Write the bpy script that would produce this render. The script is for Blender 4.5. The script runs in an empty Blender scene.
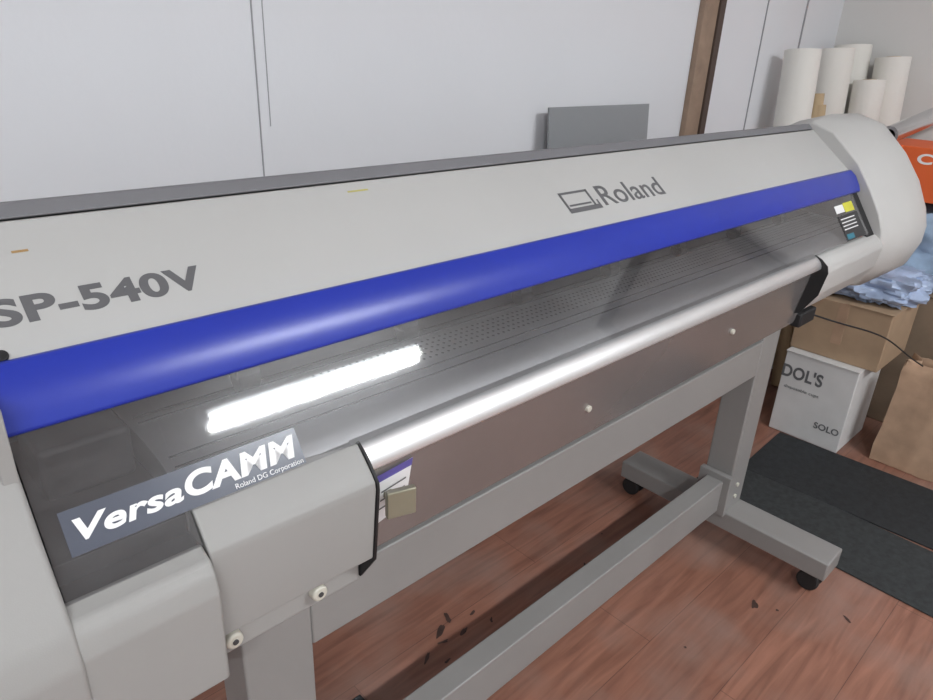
import bpy, bmesh, math, random
from mathutils import Vector, Matrix, noise
random.seed(4)
S=bpy.context.scene
COL=S.collection
S.view_settings.view_transform='Standard'
S.view_settings.look='None'

# ------------------------------------------------------------ materials
def mat(name,c,rough=.5,metal=0.,nscale=0,namt=.06,bump=0,bscale=200,spec=.5,coat=0):
    m=bpy.data.materials.new(name);m.use_nodes=True
    nt=m.node_tree;b=nt.nodes['Principled BSDF']
    b.inputs['Base Color'].default_value=(*c,1);b.inputs['Roughness'].default_value=rough
    b.inputs['Metallic'].default_value=metal;b.inputs['Specular IOR Level'].default_value=spec
    b.inputs['Coat Weight'].default_value=coat
    tc=nt.nodes.new('ShaderNodeTexCoord')
    if nscale:
        n=nt.nodes.new('ShaderNodeTexNoise');n.inputs['Scale'].default_value=nscale;n.inputs['Detail'].default_value=5
        nt.links.new(tc.outputs['Object'],n.inputs['Vector'])
        r=nt.nodes.new('ShaderNodeValToRGB')
        r.color_ramp.elements[0].position=.3;r.color_ramp.elements[1].position=.7
        r.color_ramp.elements[0].color=(*[max(0,v*(1-namt)) for v in c],1)
        r.color_ramp.elements[1].color=(*[min(1,v*(1+namt)) for v in c],1)
        nt.links.new(n.outputs['Fac'],r.inputs['Fac']);nt.links.new(r.outputs['Color'],b.inputs['Base Color'])
    if bump:
        n=nt.nodes.new('ShaderNodeTexNoise');n.inputs['Scale'].default_value=bscale
        nt.links.new(tc.outputs['Object'],n.inputs['Vector'])
        bp=nt.nodes.new('ShaderNodeBump');bp.inputs['Strength'].default_value=bump;bp.inputs['Distance'].default_value=.002
        nt.links.new(n.outputs['Fac'],bp.inputs['Height']);nt.links.new(bp.outputs['Normal'],b.inputs['Normal'])
    return m
M={}
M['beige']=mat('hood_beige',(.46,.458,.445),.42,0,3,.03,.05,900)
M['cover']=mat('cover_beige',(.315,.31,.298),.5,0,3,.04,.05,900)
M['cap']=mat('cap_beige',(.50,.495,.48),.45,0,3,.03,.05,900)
M['grey']=mat('roof_grey',(.17,.17,.18),.55,0,4,.05)
M['blue']=mat('blue_bar',(.016,.034,.34),.30,0,6,.05)
M['alu']=mat('stand_paint',(.25,.243,.235),.42,.0,5,.05)
M['silver']=mat('silver',(.88,.88,.88),.46,1.,4,.03)
M['steel']=mat('film_silver',(.70,.71,.72),.25,1.,4,.03)
M['apron']=mat('lower_apron',(.35,.33,.325),.26,.65,3,.08)
M['dark']=mat('dark_plastic',(.03,.03,.032),.5)
M['black']=mat('black_rubber',(.012,.012,.013),.6)
M['inner']=mat('inner_grey',(.07,.07,.073),.5,.2,8,.1)
M['text']=mat('print_grey',(.12,.12,.125),.5)
M['white']=mat('white_print',(.85,.85,.85),.5)
M['screw']=mat('screw_zinc',(.62,.60,.52),.45,.1)
M['card']=mat('cardboard',(.36,.25,.16),.8,0,10,.10)
M['card2']=mat('cardboard_dark',(.22,.16,.11),.8,0,10,.10)
M['cardw']=mat('white_carton',(.62,.61,.60),.7,0,10,.05)
M['kraft']=mat('kraft_paper',(.38,.25,.165),.8,0,12,.18,.35,40)
M['orange']=mat('orange_carton',(.75,.13,.03),.6,0,6,.05)
M['paper']=mat('roll_paper',(.78,.76,.71),.7,0,3,.03)
M['core']=mat('roll_core',(.48,.36,.22),.8)
M['wood']=mat('post_wood',(.30,.21,.15),.6,0,20,.15)
M['woodD']=mat('post_edge',(.07,.045,.035),.6)
M['reflect_brown']=mat('reflect_panel_brown',(.11,.055,.035),.4,0,12,.15)
M['mat']=mat('rubber_mat',(.016,.018,.020),.75,0,60,.3,.6,300)
M['mat2']=mat('rubber_mat_b',(.026,.029,.030),.8,0,60,.3,.6,300)
M['stain']=mat('stain_dark',(.055,.030,.024),.5,0,40,.4)
M['board']=mat('board_grey',(.27,.28,.29),.4)
M['olive']=mat('tab_metal',(.33,.32,.24),.35,.5)
M['yellow']=mat('sticker_yellow',(.62,.60,.05),.5)
M['tape']=mat('tape_yellow',(.48,.44,.14),.5)
M['purple']=mat('sticker_purple',(.12,.10,.35),.5)
M['cyan']=mat('sticker_blue',(.03,.18,.25),.5)
M['plastic']=mat('blue_plastic',(.35,.47,.62),.25,0,9,.35,.5,12)
M['lilac']=mat('lilac_plastic',(.36,.44,.60),.3,0,9,.35,.5,12)
M['seam']=mat('seam_grey',(.34,.34,.35),.7)

def wallmat(name,c):
    return mat(name,c,.75,0,1.3,.03,.12,60)
M['wall']=wallmat('wall_paint',(.74,.745,.77))
M['wall2']=wallmat('wall_paint_b',(.70,.69,.67))
M['ceil']=wallmat('ceiling_paint',(.8,.8,.8))

# laminate floor
m=bpy.data.materials.new('laminate');m.use_nodes=True;nt=m.node_tree;b=nt.nodes['Principled BSDF']
tc=nt.nodes.new('ShaderNodeTexCoord')
mp=nt.nodes.new('ShaderNodeMapping');mp.inputs['Scale'].default_value=(1,1,1)
nt.links.new(tc.outputs['Object'],mp.inputs['Vector'])
br=nt.nodes.new('ShaderNodeTexBrick');br.inputs['Scale'].default_value=1
br.inputs['Brick Width'].default_value=1.25;br.inputs['Row Height'].default_value=.19;br.inputs['Mortar Size'].default_value=.0009
br.inputs['Color1'].default_value=(.295,.138,.094,1);br.inputs['Color2'].default_value=(.245,.113,.078,1);br.inputs['Mortar'].default_value=(.13,.06,.042,1)
nt.links.new(mp.outputs['Vector'],br.inputs['Vector'])
mp2=nt.nodes.new('ShaderNodeMapping');mp2.inputs['Scale'].default_value=(2.2,26,1);nt.links.new(tc.outputs['Object'],mp2.inputs['Vector'])
n=nt.nodes.new('ShaderNodeTexNoise');n.inputs['Scale'].default_value=1.6;n.inputs['Detail'].default_value=6;n.inputs['Distortion'].default_value=.8
nt.links.new(mp2.outputs['Vector'],n.inputs['Vector'])
r=nt.nodes.new('ShaderNodeValToRGB');r.color_ramp.elements[0].position=.3;r.color_ramp.elements[1].position=.7
r.color_ramp.elements[0].color=(.64,.60,.58,1);r.color_ramp.elements[1].color=(1.15,1.15,1.15,1)
nt.links.new(n.outputs['Fac'],r.inputs['Fac'])
mx=nt.nodes.new('ShaderNodeMixRGB');mx.blend_type='MULTIPLY';mx.inputs['Fac'].default_value=1
nt.links.new(br.outputs['Color'],mx.inputs['Color1']);nt.links.new(r.outputs['Color'],mx.inputs['Color2'])
n2=nt.nodes.new('ShaderNodeTexNoise');n2.inputs['Scale'].default_value=5;n2.inputs['Detail'].default_value=8;nt.links.new(tc.outputs['Object'],n2.inputs['Vector'])
r2=nt.nodes.new('ShaderNodeValToRGB');r2.color_ramp.elements[0].position=.45;r2.color_ramp.elements[1].position=.75
r2.color_ramp.elements[0].color=(0,0,0,1);r2.color_ramp.elements[1].color=(.6,.6,.6,1)
nt.links.new(n2.outputs['Fac'],r2.inputs['Fac'])
mx3=nt.nodes.new('ShaderNodeMixRGB');nt.links.new(r2.outputs['Color'],mx3.inputs['Fac']);nt.links.new(mx.outputs['Color'],mx3.inputs['Color1']);mx3.inputs['Color2'].default_value=(.28,.20,.17,1)
nt.links.new(mx3.outputs['Color'],b.inputs['Base Color']);b.inputs['Roughness'].default_value=.32
M['floor']=m

# platen: aluminium with suction holes
m=bpy.data.materials.new('platen');m.use_nodes=True;nt=m.node_tree;b=nt.nodes['Principled BSDF']
b.inputs['Metallic'].default_value=.85;b.inputs['Roughness'].default_value=.42
tc=nt.nodes.new('ShaderNodeTexCoord');sp=nt.nodes.new('ShaderNodeSeparateXYZ');nt.links.new(tc.outputs['Object'],sp.inputs[0])
def mth(op,a,bv=None,c=None):
    nd=nt.nodes.new('ShaderNodeMath');nd.operation=op
    for i,v in enumerate((a,bv,c)):
        if v is None: continue
        if isinstance(v,(int,float)): nd.inputs[i].default_value=v
        else: nt.links.new(v,nd.inputs[i])
    return nd.outputs[0]
fx=mth('SUBTRACT',mth('FRACT',mth('MULTIPLY',sp.outputs[0],85)),.5)
fy=mth('SUBTRACT',mth('FRACT',mth('MULTIPLY',sp.outputs[1],85)),.5)
dd=mth('ADD',mth('MULTIPLY',fx,fx),mth('MULTIPLY',fy,fy))
hole=mth('LESS_THAN',dd,.035)
band=mth('MULTIPLY',mth('GREATER_THAN',sp.outputs[1],.672),mth('LESS_THAN',sp.outputs[1],.732))
band=mth('MULTIPLY',band,mth('GREATER_THAN',sp.outputs[0],.42))
hole=mth('MULTIPLY',hole,band)
mx=nt.nodes.new('ShaderNodeMixRGB');mx.inputs['Color1'].default_value=(.66,.66,.67,1);mx.inputs['Color2'].default_value=(.04,.04,.04,1)
nt.links.new(hole,mx.inputs['Fac']);nt.links.new(mx.outputs['Color'],b.inputs['Base Color'])
M['platen']=m

# smoked, slightly scuffed acrylic
m=bpy.data.materials.new('smoked_acrylic');m.use_nodes=True;nt=m.node_tree
nt.nodes.remove(nt.nodes['Principled BSDF']);out=nt.nodes['Material Output']
tr=nt.nodes.new('ShaderNodeBsdfTransparent');tr.inputs['Color'].default_value=(.82,.82,.83,1)
gl=nt.nodes.new('ShaderNodeBsdfGlossy');gl.inputs['Roughness'].default_value=.035;gl.inputs['Color'].default_value=(1,1,1,1)
gl2=nt.nodes.new('ShaderNodeBsdfGlossy');gl2.inputs['Roughness'].default_value=.28;gl2.inputs['Color'].default_value=(1,1,1,1)
df=nt.nodes.new('ShaderNodeBsdfDiffuse');df.inputs['Color'].default_value=(.34,.34,.35,1)
fr=nt.nodes.new('ShaderNodeFresnel');fr.inputs['IOR'].default_value=1.8
tc=nt.nodes.new('ShaderNodeTexCoord');mp=nt.nodes.new('ShaderNodeMapping');mp.inputs['Scale'].default_value=(4,14,14)
nt.links.new(tc.outputs['Object'],mp.inputs['Vector'])
nz=nt.nodes.new('ShaderNodeTexNoise');nz.inputs['Scale'].default_value=2;nz.inputs['Detail'].default_value=10;nz.inputs['Roughness'].default_value=.75
nt.links.new(mp.outputs['Vector'],nz.inputs['Vector'])
mr=nt.nodes.new('ShaderNodeMapRange');mr.inputs['From Min'].default_value=.35;mr.inputs['From Max'].default_value=.75;mr.inputs['To Min'].default_value=.03;mr.inputs['To Max'].default_value=.16
nt.links.new(nz.outputs['Fac'],mr.inputs['Value'])
m1=nt.nodes.new('ShaderNodeMixShader');nt.links.new(mr.outputs['Result'],m1.inputs[0])
nt.links.new(tr.outputs[0],m1.inputs[1]);nt.links.new(df.outputs[0],m1.inputs[2])
mh=nt.nodes.new('ShaderNodeMixShader');mh.inputs[0].default_value=.018
nt.links.new(m1.outputs[0],mh.inputs[1]);nt.links.new(gl2.outputs[0],mh.inputs[2])
m2=nt.nodes.new('ShaderNodeMixShader');nt.links.new(fr.outputs[0],m2.inputs[0])
nt.links.new(mh.outputs[0],m2.inputs[1]);nt.links.new(gl.outputs[0],m2.inputs[2]);nt.links.new(m2.outputs[0],out.inputs['Surface'])
M['acrylic']=m
def emis(name,c,s):
    m=bpy.data.materials.new(name);m.use_nodes=True;b=m.node_tree.nodes['Principled BSDF']
    b.inputs['Emission Color'].default_value=(*c,1);b.inputs['Emission Strength'].default_value=s;b.inputs['Base Color'].default_value=(*c,1);return m

# ------------------------------------------------------------ helpers
def empty(name,loc=(0,0,0)):
    e=bpy.data.objects.new(name,None);e.empty_display_size=.05;e.location=loc;COL.objects.link(e);return e
def finish(name,bm,material,parent=None,bevel=0,seg=3,smooth=True,bang=30,recalc=True):
    if recalc: bmesh.ops.recalc_face_normals(bm,faces=bm.faces)
    me=bpy.data.meshes.new(name);bm.to_mesh(me);bm.free()
    o=bpy.data.objects.new(name,me);COL.objects.link(o)
    if material: me.materials.append(M[material] if isinstance(material,str) else material)
    if smooth:
        for p in me.polygons:p.use_smooth=True
        try: me.set_sharp_from_angle(angle=math.radians(35))
        except Exception: pass
    if bevel:
        md=o.modifiers.new('bev','BEVEL');md.width=bevel;md.segments=seg;md.limit_method='ANGLE';md.angle_limit=math.radians(bang)
        md.harden_normals=False
    if parent:o.parent=parent
    return o
def box(name,x0,x1,y0,y1,z0,z1,material,parent=None,bevel=.002,rot=0):
    bm=bmesh.new();bmesh.ops.create_cube(bm,size=1)
    cx,cy=(x0+x1)/2,(y0+y1)/2
    for v in bm.verts:
        v.co=Vector(((x1-x0)*v.co.x,(y1-y0)*v.co.y,(z1-z0)*v.co.z))
    o_=Matrix.Rotation(rot,4,'Z')
    for v in bm.verts: v.co=o_@v.co+Vector((cx,cy,(z0+z1)/2))
    return finish(name,bm,material,parent,bevel)
def extr(name,prof,x0,x1,material,parent=None,bevel=.003,bang=30,seg=3):
    bm=bmesh.new()
    a=[bm.verts.new((x0,y,z)) for y,z in prof];b_=[bm.verts.new((x1,y,z)) for y,z in prof]
    n=len(prof)
    bm.faces.new(a);bm.faces.new(b_[::-1])
    for i in range(n): bm.faces.new((a[i],a[(i+1)%n],b_[(i+1)%n],b_[i]))
    return finish(name,bm,material,parent,bevel,seg=seg,bang=bang)
def loft(name,secs,material,parent=None,bevel=0,bang=40):
    bm=bmesh.new();rows=[[bm.verts.new(p) for p in s] for s in secs];n=len(secs[0])
    for i in range(len(rows)-1):
        for j in range(n): bm.faces.new((rows[i][j],rows[i][(j+1)%n],rows[i+1][(j+1)%n],rows[i+1][j]))
    bm.faces.new(rows[0]);bm.faces.new(rows[-1][::-1])
    return finish(name,bm,material,parent,bevel,bang=bang)
def cyl(name,p0,p1,r,material,parent=None,seg=24,bevel=0,hollow=0):
    p0,p1=Vector(p0),Vector(p1);d=p1-p0;bm=bmesh.new()
    if hollow:
        q=d.to_track_quat('Z','Y').to_matrix();rings=[]
        for (rr,pp) in ((r,p0),(r,p1),(hollow,p1),(hollow,p0)):
            rings.append([bm.verts.new(pp+q@Vector((rr*math.cos(2*math.pi*i/seg),rr*math.sin(2*math.pi*i/seg),0))) for i in range(seg)])
        for k in range(4):
            a,b_=rings[k],rings[(k+1)%4]
            for i in range(seg): bm.faces.new((a[i],a[(i+1)%seg],b_[(i+1)%seg],b_[i]))
    else:
        mt=Matrix.Translation((p0+p1)/2)@d.to_track_quat('Z','Y').to_matrix().to_4x4()
        bmesh.ops.create_cone(bm,cap_ends=True,segments=seg,radius1=r,radius2=r,depth=d.length,matrix=mt)
    return finish(name,bm,material,parent,bevel)
def quad(name,pts,material,parent=None):
    bm=bmesh.new();bm.faces.new([bm.verts.new(p) for p in pts]);return finish(name,bm,material,parent,0,smooth=False,recalc=False)
def text(name,body,origin,xd,yd,width,height,material,parent,offset=0,shear=0,bold=0):
    xd=Vector(xd).normalized();yd=Vector(yd).normalized();zd=xd.cross(yd)
    cu=bpy.data.curves.new(name,'FONT');cu.body=body;cu.shear=shear;cu.offset=bold;cu.extrude=.002
    cu.space_character=1+bold*1.6
    tmp=bpy.data.objects.new(name,cu);COL.objects.link(tmp);bpy.context.view_layer.update()
    me=bpy.data.meshes.new_from_object(tmp);bpy.data.objects.remove(tmp)
    xs=[v.co.x for v in me.vertices];ys=[v.co.y for v in me.vertices]
    sx=width/(max(xs)-min(xs));sy=height/max(ys)
    x0=min(xs);O=Vector(origin)
    for v in me.vertices: v.co=O+xd*((v.co.x-x0)*sx)+yd*(v.co.y*sy)+zd*(v.co.z*.1+.0004)
    me.materials.append(M[material]);o=bpy.data.objects.new(name,me);COL.objects.link(o);o.parent=parent;return o

# ------------------------------------------------------------ room
XR=3.5;YB=1.3;ZC=2.62
quad('floor',[(-2.5,-3.2,0),(XR,-3.2,0),(XR,YB,0),(-2.5,YB,0)],'floor')
box('wall_back',-2.5,XR,YB,YB+.1,0,ZC,'wall',bevel=0)
box('wall_right',XR,XR+.1,-3.2,YB,0,ZC,'wall2',bevel=0)
box('ceiling',-2.5,XR+.1,-3.2,YB+.1,ZC,ZC+.05,'ceil',bevel=0)
p=empty('trim_1')
box('post_face',2.28,2.37,YB-.022,YB-.001,0,ZC,'wood',p)
box('post_edge',2.37,2.405,YB-.03,YB-.001,0,ZC,'woodD',p)
box('trim_2',.682,.6845,YB-.002,YB-.0005,0,ZC,'seam',bevel=0)
box('trim_3',2.768,2.773,YB-.004,YB-.0005,0,ZC,'seam',bevel=0)
box('trim_4',3.115,3.120,YB-.006,YB-.0005,0,ZC,'seam',bevel=0)
box('trim_5',.705,.7065,YB-.0015,YB-.0005,1.18,1.62,'seam',bevel=0)
dr=empty('reflect_panel_1')  # unseen brown panel, added only to give the acrylic its brown reflection
box('reflect_panel_face',XR-.03,XR-.001,-1.05,-.2,0.002,2.05,'reflect_brown',dr)
box('reflect_panel_rim_l',XR-.05,XR-.001,-1.12,-1.052,0.002,2.12,'woodD',dr)
box('reflect_panel_rim_r',XR-.05,XR-.001,-.198,-.13,0.002,2.12,'woodD',dr)
box('reflect_panel_rim_t',XR-.05,XR-.001,-1.12,-.13,2.052,2.12,'woodD',dr)

# grey board leaning on wall
bm=bmesh.new()
vs=[bm.verts.new(c_) for c_ in [(1.51,1.16,.002),(1.995,1.16,.002),(1.995,1.262,1.2),(1.51,1.262,1.2)]]
bm.faces.new(vs)
o=finish('leaning_board',bm,'board',None,0,smooth=False)
md=o.modifiers.new('s','SOLIDIFY');md.thickness=.006

# ------------------------------------------------------------ printer
P=empty('wide_format_printer')
# hood
extr('hood',[(.97,1.140),(.834,1.156),(.822,1.158),(.692,1.055),(.668,1.020),(.685,1.020),(.80,1.06),(.97,1.06)],-.02,2.21,'beige',P,.002)
extr('hood_roof',[(.985,1.138),(.975,1.147),(.852,1.172),(.838,1.174),(.824,1.160),(.834,1.157),(.985,1.130)],-.02,2.21,'grey',P,.003)
extr('hood_rear',[(.985,1.13),(.985,.70),(.86,.70),(.86,1.06),(.97,1.06),(.97,1.13)],-.02,2.21,'cover',P,.002)
# blue bar
extr('blue_bar',[(.697,1.061),(.689,1.062),(.672,1.048),(.656,1.022),(.651,1.008),(.655,1.004),(.668,1.008),(.70,1.045)],-.02,2.20,'blue',P,.0025,20)
# inner machinery: crowned platen running down to the rounded front
PL=[(.601,.899),(.610,.9075),(.620,.9145),(.633,.9205),(.650,.9260),(.670,.9295),(.700,.9315),(.86,.9330)]
extr('platen_table',PL+[(.86,.87),(.601,.87)],.2,2.2,'platen',P,0)
box('bay_floor',.06,.2,.60,.86,.870,.893,'inner',P,.001)
def plz(y):
    for (a,b_) in zip(PL,PL[1:]):
        if a[0]<=y<=b_[0]: return a[1]+(b_[1]-a[1])*(y-a[0])/(b_[0]-a[0])
    return .933
box('inner_rail',.06,2.2,.80,.86,.965,1.06,'inner',P,.002)
box('inner_rail_strip',.06,2.2,.795,.80,.995,1.0,'silver',P,0)
box('pinch_bar',.06,2.2,.775,.80,.965,.982,'dark',P,.002)
for i in range(8):
    x=.345+.26*i
    if x>2.1: break
    box('pinch_arm_%d'%i,x-.016,x+.016,.735,.79,.950,.980,'dark',P,.003)
    cyl('pinch_roller_%d'%i,(x-.014,.745,.946),(x+.014,.745,.946),.013,'black',P)
for k,y in enumerate((.640,.656,.740,.756)):
    z=plz(y+.001);box('platen_groove_%d'%k,.21,2.14,y,y+.0020,z-.001,z+.0010,'dark',P,0)
box('side_plate_l',.06,.073,.62,.86,.87,1.05,'cover',P)
box('carriage_block',.10,.19,.70,.79,.895,.955,'dark',P,.006)
extr('dark_gap_fill_r',[(.583,.890),(.663,1.006),(.72,1.05),(.86,1.05),(.86,.87),(.60,.87)],2.145,2.204,'black',P,.001)  # black fill standing in for the dark gap between sheet and cap
# acrylic cover
aU=(0,.565,.825)
quad('front_cover_sheet',[(.20,.5856,.9035),(2.15,.5856,.9035),(2.15,.659,1.0105),(.20,.659,1.0105)],'acrylic',P)
quad('front_cover_sheet_l',[(.076,.5652,.874),(.1998,.5652,.874),(.1998,.659,1.0105),(.076,.659,1.0105)],'acrylic',P)
box('bay_pan',.075,.2,.575,.64,.862,.868,'inner',P,.001)
# silver nose + apron
extr('silver_nose',[(.605,.901),(.597,.8985),(.589,.8945),(.582,.889),(.5765,.8825),(.573,.875),(.5725,.868),(.577,.863),(.605,.863)],.40,1.80,'silver',P,0)
extr('lower_apron',[(.590,.866),(.600,.80),(.618,.70),(.70,.70),(.70,.866)],.40,1.85,'apron',P,.003)
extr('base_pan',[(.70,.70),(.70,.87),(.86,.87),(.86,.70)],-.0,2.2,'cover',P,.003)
# stud screws on apron
for i,(x,z) in enumerate(((.90,.77),(1.42,.785))):
    y=.602+(.80-z)*.18
    cyl('apron_stud_%d'%i,(x,y-.008,z),(x,y+.002,z),.006,'screw',P,bevel=.001)
# left box (inner)
bA=[(.604,.918),(.590,.905),(.564,.876),(.557,.868),(.555,.858),(.566,.745),(.66,.745),(.66,.875),(.62,.89)]
bB=[(.590,.901),(.576,.888),(.560,.871),(.554,.863),(.553,.853),(.562,.745),(.66,.745),(.66,.865),(.61,.875)]
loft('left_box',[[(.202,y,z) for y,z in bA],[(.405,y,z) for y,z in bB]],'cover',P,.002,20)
extr('left_box_edge_plate',[(.592,.902),(.575,.890),(.559,.872),(.552,.863),(.551,.853),(.560,.743),(.592,.695),(.66,.695),(.66,.865),(.61,.875)],.405,.4085,'black',P,0)  # thin black plate giving the box's right side a dark outline
# lower-left bulge
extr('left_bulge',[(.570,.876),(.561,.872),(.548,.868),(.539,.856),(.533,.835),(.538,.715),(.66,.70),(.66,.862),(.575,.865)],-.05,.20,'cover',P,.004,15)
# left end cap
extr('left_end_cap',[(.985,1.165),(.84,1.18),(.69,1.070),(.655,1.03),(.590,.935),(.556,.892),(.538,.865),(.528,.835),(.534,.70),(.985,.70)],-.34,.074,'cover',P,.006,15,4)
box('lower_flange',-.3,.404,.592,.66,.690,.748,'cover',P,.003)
for i,(x,z) in enumerate(((.226,.714),(.338,.714))):
    cyl('flange_screw_%d'%i,(x,.580,z),(x,.594,z),.0105,'screw',P,bevel=.003)
    cyl('flange_screw_slot_%d'%i,(x,.5788,z),(x,.581,z),.0035,'inner',P)
# right end cap lofted
def sec(x,pts,): return [(x,y,z) for y,z in pts]
s0=[(.985,1.10),(.90,1.150),(.83,1.182),(.765,1.160),(.675,1.082),(.625,1.015),(.585,.951),(.566,.905),(.556,.86),(.570,.80),(.61,.735),(.72,.70),(.985,.70)]
s1=[(.985,1.12),(.89,1.175),(.80,1.203),(.725,1.180),(.645,1.105),(.590,1.03),(.548,.955),(.530,.905),(.525,.86),(.545,.79),(.60,.725),(.72,.69),(.985,.69)]
s2=[(.985,1.13),(.88,1.185),(.78,1.203),(.705,1.18),(.625,1.105),(.568,1.03),(.527,.95),(.512,.90),(.512,.85),(.535,.78),(.60,.72),(.72,.69),(.985,.69)]
def shrink(pts,k):
    cy=sum(p[0] for p in pts)/len(pts);cz=sum(p[1] for p in pts)/len(pts)
    return [(cy+(y-cy)*k,cz+(z-cz)*k) for y,z in pts]
loft('right_end_cap',[sec(2.205,shrink(s0,.985)),sec(2.212,s0),sec(2.26,s1),sec(2.40,s2),sec(2.44,shrink(s2,.985)),sec(2.465,shrink(s2,.94)),sec(2.475,shrink(s2,.86))],'cap',P,.004,50)
# right lobe
extr('right_lobe',[(.592,.897),(.575,.889),(.561,.876),(.556,.86),(.566,.80),(.60,.745),(.66,.72),(.70,.72),(.70,.87)],1.80,2.23,'cap',P,.005,15)
extr('right_lobe_edge_plate',[(.594,.899),(.576,.891),(.559,.877),(.554,.86),(.564,.80),(.598,.743),(.66,.718),(.70,.718),(.70,.87)],1.797,1.80,'black',P,0)  # thin black plate over the lobe's left side
box('cable_bracket',1.83,1.93,.60,.66,.69,.73,'black',P,.005)
# text and labels
up=(0,.784,.621)
def bp(x,u): return (x,.692+.784*u,1.055+.621*u)
text('model_lettering','SP-540V',bp(.096,.044),(1,0,0),up,.206,.030,'text',P,bold=.035)
text('brand_lettering','Roland',bp(1.062,.048),(1,0,0),up,.205,.045,'text',P,bold=.008)
def slopebox(name,x0,x1,u0,u1,m):
    h=.0006;n=Vector((0,-.621,.784))*h
    quad(name,[Vector(bp(x0,u0))+n,Vector(bp(x1,u0))+n,Vector(bp(x1,u1))+n,Vector(bp(x0,u1))+n],m,P)
slopebox('logo_a',.957,1.045,.044,.054,'text');slopebox('logo_b',.957,.963,.052,.090,'text')
slopebox('logo_c',.957,1.037,.085,.090,'text');slopebox('logo_d',1.032,1.038,.052,.090,'text')
slopebox('logo_e',1.045,1.050,.044,.064,'text');slopebox('logo_f',.966,1.028,.058,.062,'text')
slopebox('tape_a',.55,.585,.148,.151,'tape')
M['scuff']=mat('scuff_tan',(.38,.24,.10),.6)
slopebox('scuff_a',.135,.150,.125,.128,'scuff')
cyl('hood_latch',bp(.093,.012),Vector(bp(.093,.012))+Vector((0,-.621,.784))*.004,.006,'black',P,bevel=.001)
def ap(x,z,h=.0006):
    y=.5704+(z-.881)*(.0866/.127);return Vector((x,y,z))+Vector((0,-.825,.565))*h
M['badge']=mat('badge_film',(.085,.095,.125),.25)
quad('badge',[ap(.092,.905),ap(.333,.905),ap(.333,.940),ap(.092,.940)],'badge',P)
text('badge_text_a','Versa',ap(.101,.9150,.0008),(1,0,0),aU,.098,.020,'white',P,shear=.25,bold=.03)
text('badge_text_b','CAMM',ap(.202,.9150,.0008),(1,0,0),aU,.126,.024,'white',P,shear=.2,bold=.04)
text('badge_text_c','Roland DG Corporation',ap(.250,.9065,.0008),(1,0,0),aU,.080,.0055,'white',P,bold=.0)
def aq(name,x0,x1,z0,z1,m,h=.001): quad(name,[ap(x0,z0,h),ap(x1,z0,h),ap(x1,z1,h),ap(x0,z1,h)],m,P)
aq('warn_a',1.99,2.05,.970,.988,'white');aq('warn_b',2.052,2.12,.968,.990,'yellow');aq('warn_c',1.99,2.13,.905,.964,'dark')
for i in range(4): aq('warn_l%d'%i,2.0,2.10,.930+i*.008,.9325+i*.008,'white',.0014)
aq('warn_d',2.0,2.05,.908,.920,'cyan',.0014)
# apron sticker and tab
def pp(x,z,h=.0008): return Vector((x,.600+(.80-z)*.18-h,z))
quad('apron_sticker',[pp(.415,.740),pp(.492,.765),pp(.492,.845),pp(.425,.835)],'white',P)
quad('apron_sticker_band',[pp(.425,.825,.0014),pp(.492,.832,.0014),pp(.492,.845,.0014),pp(.425,.838,.0014)],'purple',P)
for i in range(3): quad('apron_sticker_line_%d'%i,[pp(.445,.775+i*.015,.0014),pp(.485,.782+i*.015,.0014),pp(.485,.785+i*.015,.0014),pp(.445,.778+i*.015,.0014)],'text',P)
box('latch_tab',.436,.476,.566,.576,.782,.822,'olive',P,.002,rot=-.3)
box('latch_stem',.450,.462,.572,.605,.795,.805,'olive',P,.001)
# cable hanging from the bracket
cu=bpy.data.curves.new('cable','CURVE');cu.dimensions='3D';cu.bevel_depth=.0025
spn=cu.splines.new('NURBS');pts=[(1.92,.63,.71),(2.05,.58,.66),(2.25,.54,.60),(2.42,.50,.53),(2.52,.47,.46),(2.64,.44,.40)]
spn.points.add(len(pts)-1)
for i,q in enumerate(pts): spn.points[i].co=(*q,1)
spn.use_endpoint_u=True;spn.order_u=4
co=bpy.data.objects.new('cable',cu);COL.objects.link(co);cu.materials.append(M['black']);co.parent=P
# stand
def leg(x0,x1,i):
    box('leg_%d'%i,x0,x1,.637,.717,.125,.70,'alu',P,.004)
    box('foot_%d'%i,x0-.0,x1,.34,.99,.072,.129,'alu',P,.004)
    box('leg_plate_%d'%i,x0-.02,x0,.63,.725,.125,.255,'alu',P,.002)
    xm=(x0+x1)/2
    for k,y in enumerate((.375,.955)):
        cyl('caster_stem_%d_%d'%(i,k),(xm,y,.055),(xm,y,.074),.012,'dark',P)
        box('caster_fork_%d_%d'%(i,k),xm-.022,xm+.022,y-.012,y+.022,.035,.064,'dark',P,.006)
        for s in (-1,1):
            cyl('caster_wheel_%d_%d_%d'%(i,k,s),(xm+s*.008,y+.01,.030),(xm+s*.024,y+.01,.030),.0295,'black',P,bevel=.004)
leg(1.71,1.812,1);leg(.255,.355,2)
box('lower_beam',.355,1.71,.65,.70,.135,.237,'alu',P,.003)
box('upper_beam',.355,1.71,.637,.69,.572,.672,'alu',P,.003)
for i,z in enumerate((.165,.205)):
    cyl('leg_bolt_%d'%i,(1.76,.632,z),(1.76,.638,z),.006,'screw',P)

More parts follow.
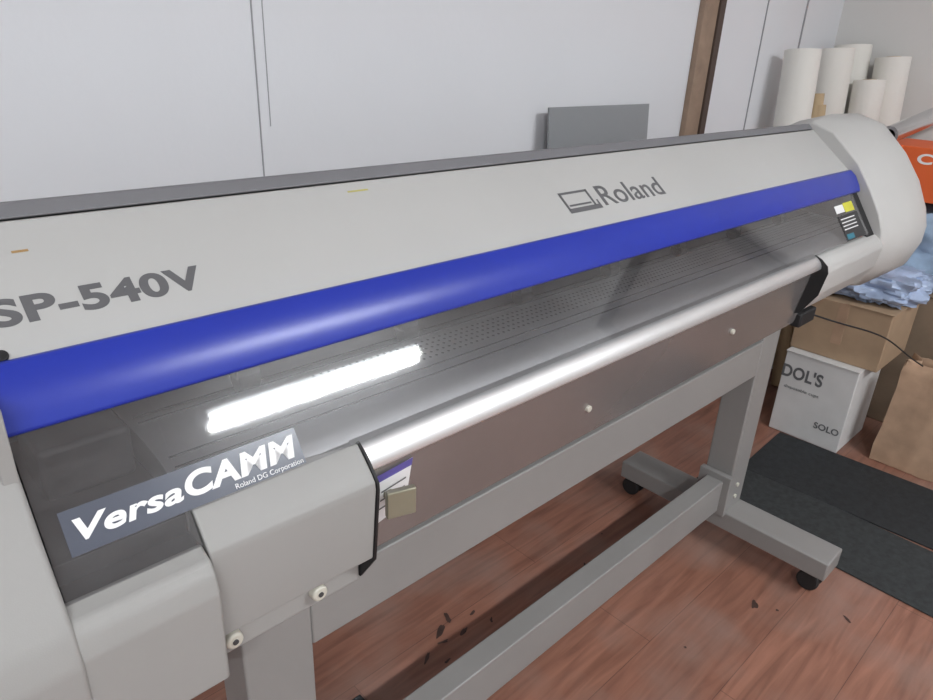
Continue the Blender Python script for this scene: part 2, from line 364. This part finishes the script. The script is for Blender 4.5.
# ------------------------------------------------------------ mats and floor stains
box('floor_mat',2.2,2.56,.08,.80,.001,.007,'mat',None,.002,rot=.04)
box('floor_mat',1.90,2.20,.10,.86,.001,.006,'mat2',None,.002,rot=-.02)
box('floor_mat',-.1,.62,.60,.92,.001,.006,'mat',None,.002)
def blob(bm,cx,cy,r,seed,stretch=1.,ang=0):
    vs=[]
    for i in range(30):
        a=2*math.pi*i/30;rr=r*(1+.55*noise.noise(Vector((math.cos(a)*1.3+seed,math.sin(a)*1.3,seed))))
        dx,dy=math.cos(a)*rr*stretch,math.sin(a)*rr
        vs.append(bm.verts.new((cx+dx*math.cos(ang)-dy*math.sin(ang),cy+dx*math.sin(ang)+dy*math.cos(ang),.0012)))
    bm.faces.new(vs)
bm=bmesh.new()
st=[(.88,.94,.007,3.5,.5),(.92,.96,.006,3,1.2),(.86,.91,.004,4,-.3),(.92,.90,.005,3,.2),(.98,.93,.004,2.5,.3),(.80,.90,.004,4,.6),(1.0,.88,.003,3,.8),(.83,.86,.003,4,.1),
 (1.573,.45,.008,2,.4),(1.60,.40,.004,1,0),(1.71,.26,.004,3,1),(1.05,.80,.004,2,0),(1.3,.5,.003,1,0),(1.2,.35,.004,2,.4),(1.5,.9,.003,1,.4),(1.35,.85,.003,2,.9)]
for k,(x,y,r,s,a) in enumerate(st): blob(bm,x,y,r,k*1.7,s,a)
finish('floor_stain',bm,'stain',None,0,smooth=False)

# ------------------------------------------------------------ right-hand clutter
# white carton
c=empty('white_carton')
box('carton_body',2.56,2.84,.60,.86,.001,.335,'cardw',c,.003)
box('carton_flap',2.555,2.70,.598,.862,.3355,.3385,'cardw',c,.001)
text('carton_text_a','SOLO',(2.5595,.70,.07),(0,-1,0),(0,0,1),.09,.025,'text',c,bold=.02)
text('carton_text_b',"DOL'S",(2.5595,.86,.235),(0,-1,0),(0,0,1),.15,.05,'text',c,bold=.03)
text('carton_text_c',"disposable cups",(2.5595,.84,.19),(0,-1,0),(0,0,1),.13,.012,'text',c)
# brown carton atop
c=empty('cardboard_box')
box('box_body',2.60,2.92,.56,.87,.3395,.555,'card',c,.003)
box('box_tape',2.599,2.6,.70,.735,.40,.555,'kraft',c,0)
box('box_flap',2.595,2.92,.555,.71,.5555,.5585,'card',c,.001)
# cardboard behind stack
c=empty('storage_carton')
box('carton_body',2.97,3.32,.15,.72,.001,.55,'card2',c,.004)
box('carton_lid',2.965,3.325,.145,.725,.5505,.556,'card2',c,.002)
def crumple(name,cx,cy,cz,sx,sy,sz,m,seed,amp=.25,top=9):
    bm=bmesh.new();bmesh.ops.create_cube(bm,size=2)
    bmesh.ops.subdivide_edges(bm,edges=bm.edges[:],cuts=16,use_grid_fill=True)
    for v in bm.verts:
        p=v.co.copy();L=max(abs(p.x),abs(p.y),abs(p.z));q=p.normalized()*1.25*L
        p=p*.6+q*.4
        nz=noise.noise(p*1.7+Vector((seed,0,0)))+.6*abs(noise.noise(p*4+Vector((0,seed,0))))+.25*noise.noise(p*9+Vector((0,seed,3)))
        p*=1+amp*nz
        v.co=Vector((cx+p.x*sx/2,cy+p.y*sy/2,min(top,max(cz-sz/2,cz+p.z*sz/2))))
    return finish(name,bm,m,None,0)
crumple('plastic_bag_bundle',3.15,.46,.712,.34,.48,.30,'plastic',3.1,.22,top=.884)
crumple('plastic_bag',2.78,.68,.613,.24,.26,.108,'lilac',7.7,.3)
c=empty('orange_carton')
box('carton_body',2.97,3.30,.30,.86,.886,1.075,'orange',c,.003)
box('carton_tape',2.969,2.97,.50,.55,.93,1.075,'kraft',c,0)
text('carton_text','CT',(2.9695,.72,1.02),(0,-1,0),(0,0,1),.10,.035,'white',c,bold=.03)
# paper bag: squared base, gusseted sides, folded uneven mouth
bm=bmesh.new()
rows=[];N=40
lv=[(0,.105,.075),(.06,.105,.076),(.14,.103,.074),(.22,.100,.070),(.29,.097,.060),(.345,.098,.050),(.39,.100,.042)]
for (z,hy,hx) in lv:
    ring=[]
    for i in range(N):
        a=2*math.pi*i/N;ca,sa=math.cos(a),math.sin(a)
        k=1/max(abs(ca),abs(sa))
        x=ca*k*hx;y=sa*k*hy
        if abs(sa)>=abs(ca)-1e-6: y*=1-.40*(1-min(1,abs(ca*k)))*(z/.39)
        w=.010*noise.noise(Vector((x*25,y*25,z*20)))
        ring.append(bm.verts.new((2.70+x+w+z*.05,.40+y+w,.002+z+(.02*noise.noise(Vector((x*22,y*22,3))) if z>.36 else 0))))
    rows.append(ring)
for i in range(len(rows)-1):
    for j in range(N): bm.faces.new((rows[i][j],rows[i][(j+1)%N],rows[i+1][(j+1)%N],rows[i+1][j]))
bm.faces.new(rows[0])
o=finish('paper_bag',bm,'kraft',None,0);md=o.modifiers.new('s','SOLIDIFY');md.thickness=.0015

# paper rolls leaning at the wall
PR=empty('paper_rolls')
k=0
def roll(x,y,h,r,lx,ly,m='paper',core=True):
    global k;k+=1
    dz=Vector((lx,ly,h));b0=Vector((x,y,.004+r*.12));
    cyl('sheet_%d'%k,b0,b0+dz,r,m,PR,32,hollow=r*.45)
    if core: cyl('core_%d'%k,b0+dz.normalized()*.002,b0+dz+dz.normalized()*.004,r*.44,'core',PR,24,hollow=r*.36)
roll(2.83,1.07,1.37,.066,.08,.12)
roll(3.16,1.07,1.38,.070,.08,.12)
roll(3.33,1.06,1.40,.072,.06,.12)
roll(3.22,.93,1.27,.060,.07,.12)
roll(3.38,.90,1.36,.066,.03,.12)
roll(2.96,1.00,1.22,.028,.05,.14,'core',False)
roll(3.03,.98,1.18,.024,-.02,.14,'core',False)
# film roll propped between the orange carton and the wall
e=empty('film_roll')
cyl('film',(2.93,.82,1.110),(3.462,.66,1.26),.032,'steel',e,32,hollow=.02)

# ------------------------------------------------------------ ceiling lights
M['tube']=emis('tube_glow',(.93,.97,1.0),36)
M['fix']=mat('fixture_white',(.8,.8,.8),.4)
def fixture(x0,x1,y):
    e=empty('ceiling_light')
    box('fixture_body',x0-.03,x1+.03,y-.07,y+.07,2.56,2.618,'fix',e,.004)
    for s in (-1,1):
        cyl('tube_%d'%(s+1),(x0,y+s*.04,2.538),(x1,y+s*.04,2.538),.014,'tube',e,12)
        for xx in (x0-.012,x1+.012): box('holder',xx-.012,xx+.012,y+s*.04-.014,y+s*.04+.014,2.522,2.56,'fix',e,.002)
    L=bpy.data.lights.new('lamp','AREA');L.shape='RECTANGLE';L.size=x1-x0;L.size_y=.08;L.energy=51;L.color=(.94,.975,1)
    lo=bpy.data.objects.new('lamp',L);lo.location=((x0+x1)/2,y,2.515);COL.objects.link(lo);lo.parent=e
fixture(1.10,2.35,-1.35)
fixture(-1.6,-.4,-1.35)  # added fill fixture out of view, no known lamp there
w=bpy.data.worlds.new('w');S.world=w;w.use_nodes=True
w.node_tree.nodes['Background'].inputs[0].default_value=(.92,.96,1,1);w.node_tree.nodes['Background'].inputs[1].default_value=.72

# ------------------------------------------------------------ camera
cd=bpy.data.cameras.new('camera');cam=bpy.data.objects.new('camera',cd);COL.objects.link(cam)
cd.sensor_width=36;cd.lens=685.68/933*36;cd.clip_start=.02
Rr=Vector((.72431,-.68827,.04076));Dn=Vector((-.25138,-.31865,-.91393));Fw=Vector((.64202,.65172,-.40382))
mw=Matrix((( Rr.x,-Dn.x,-Fw.x,0),(Rr.y,-Dn.y,-Fw.y,0),(Rr.z,-Dn.z,-Fw.z,1.34),(0,0,0,1)))
cam.matrix_world=mw
S.camera=cam
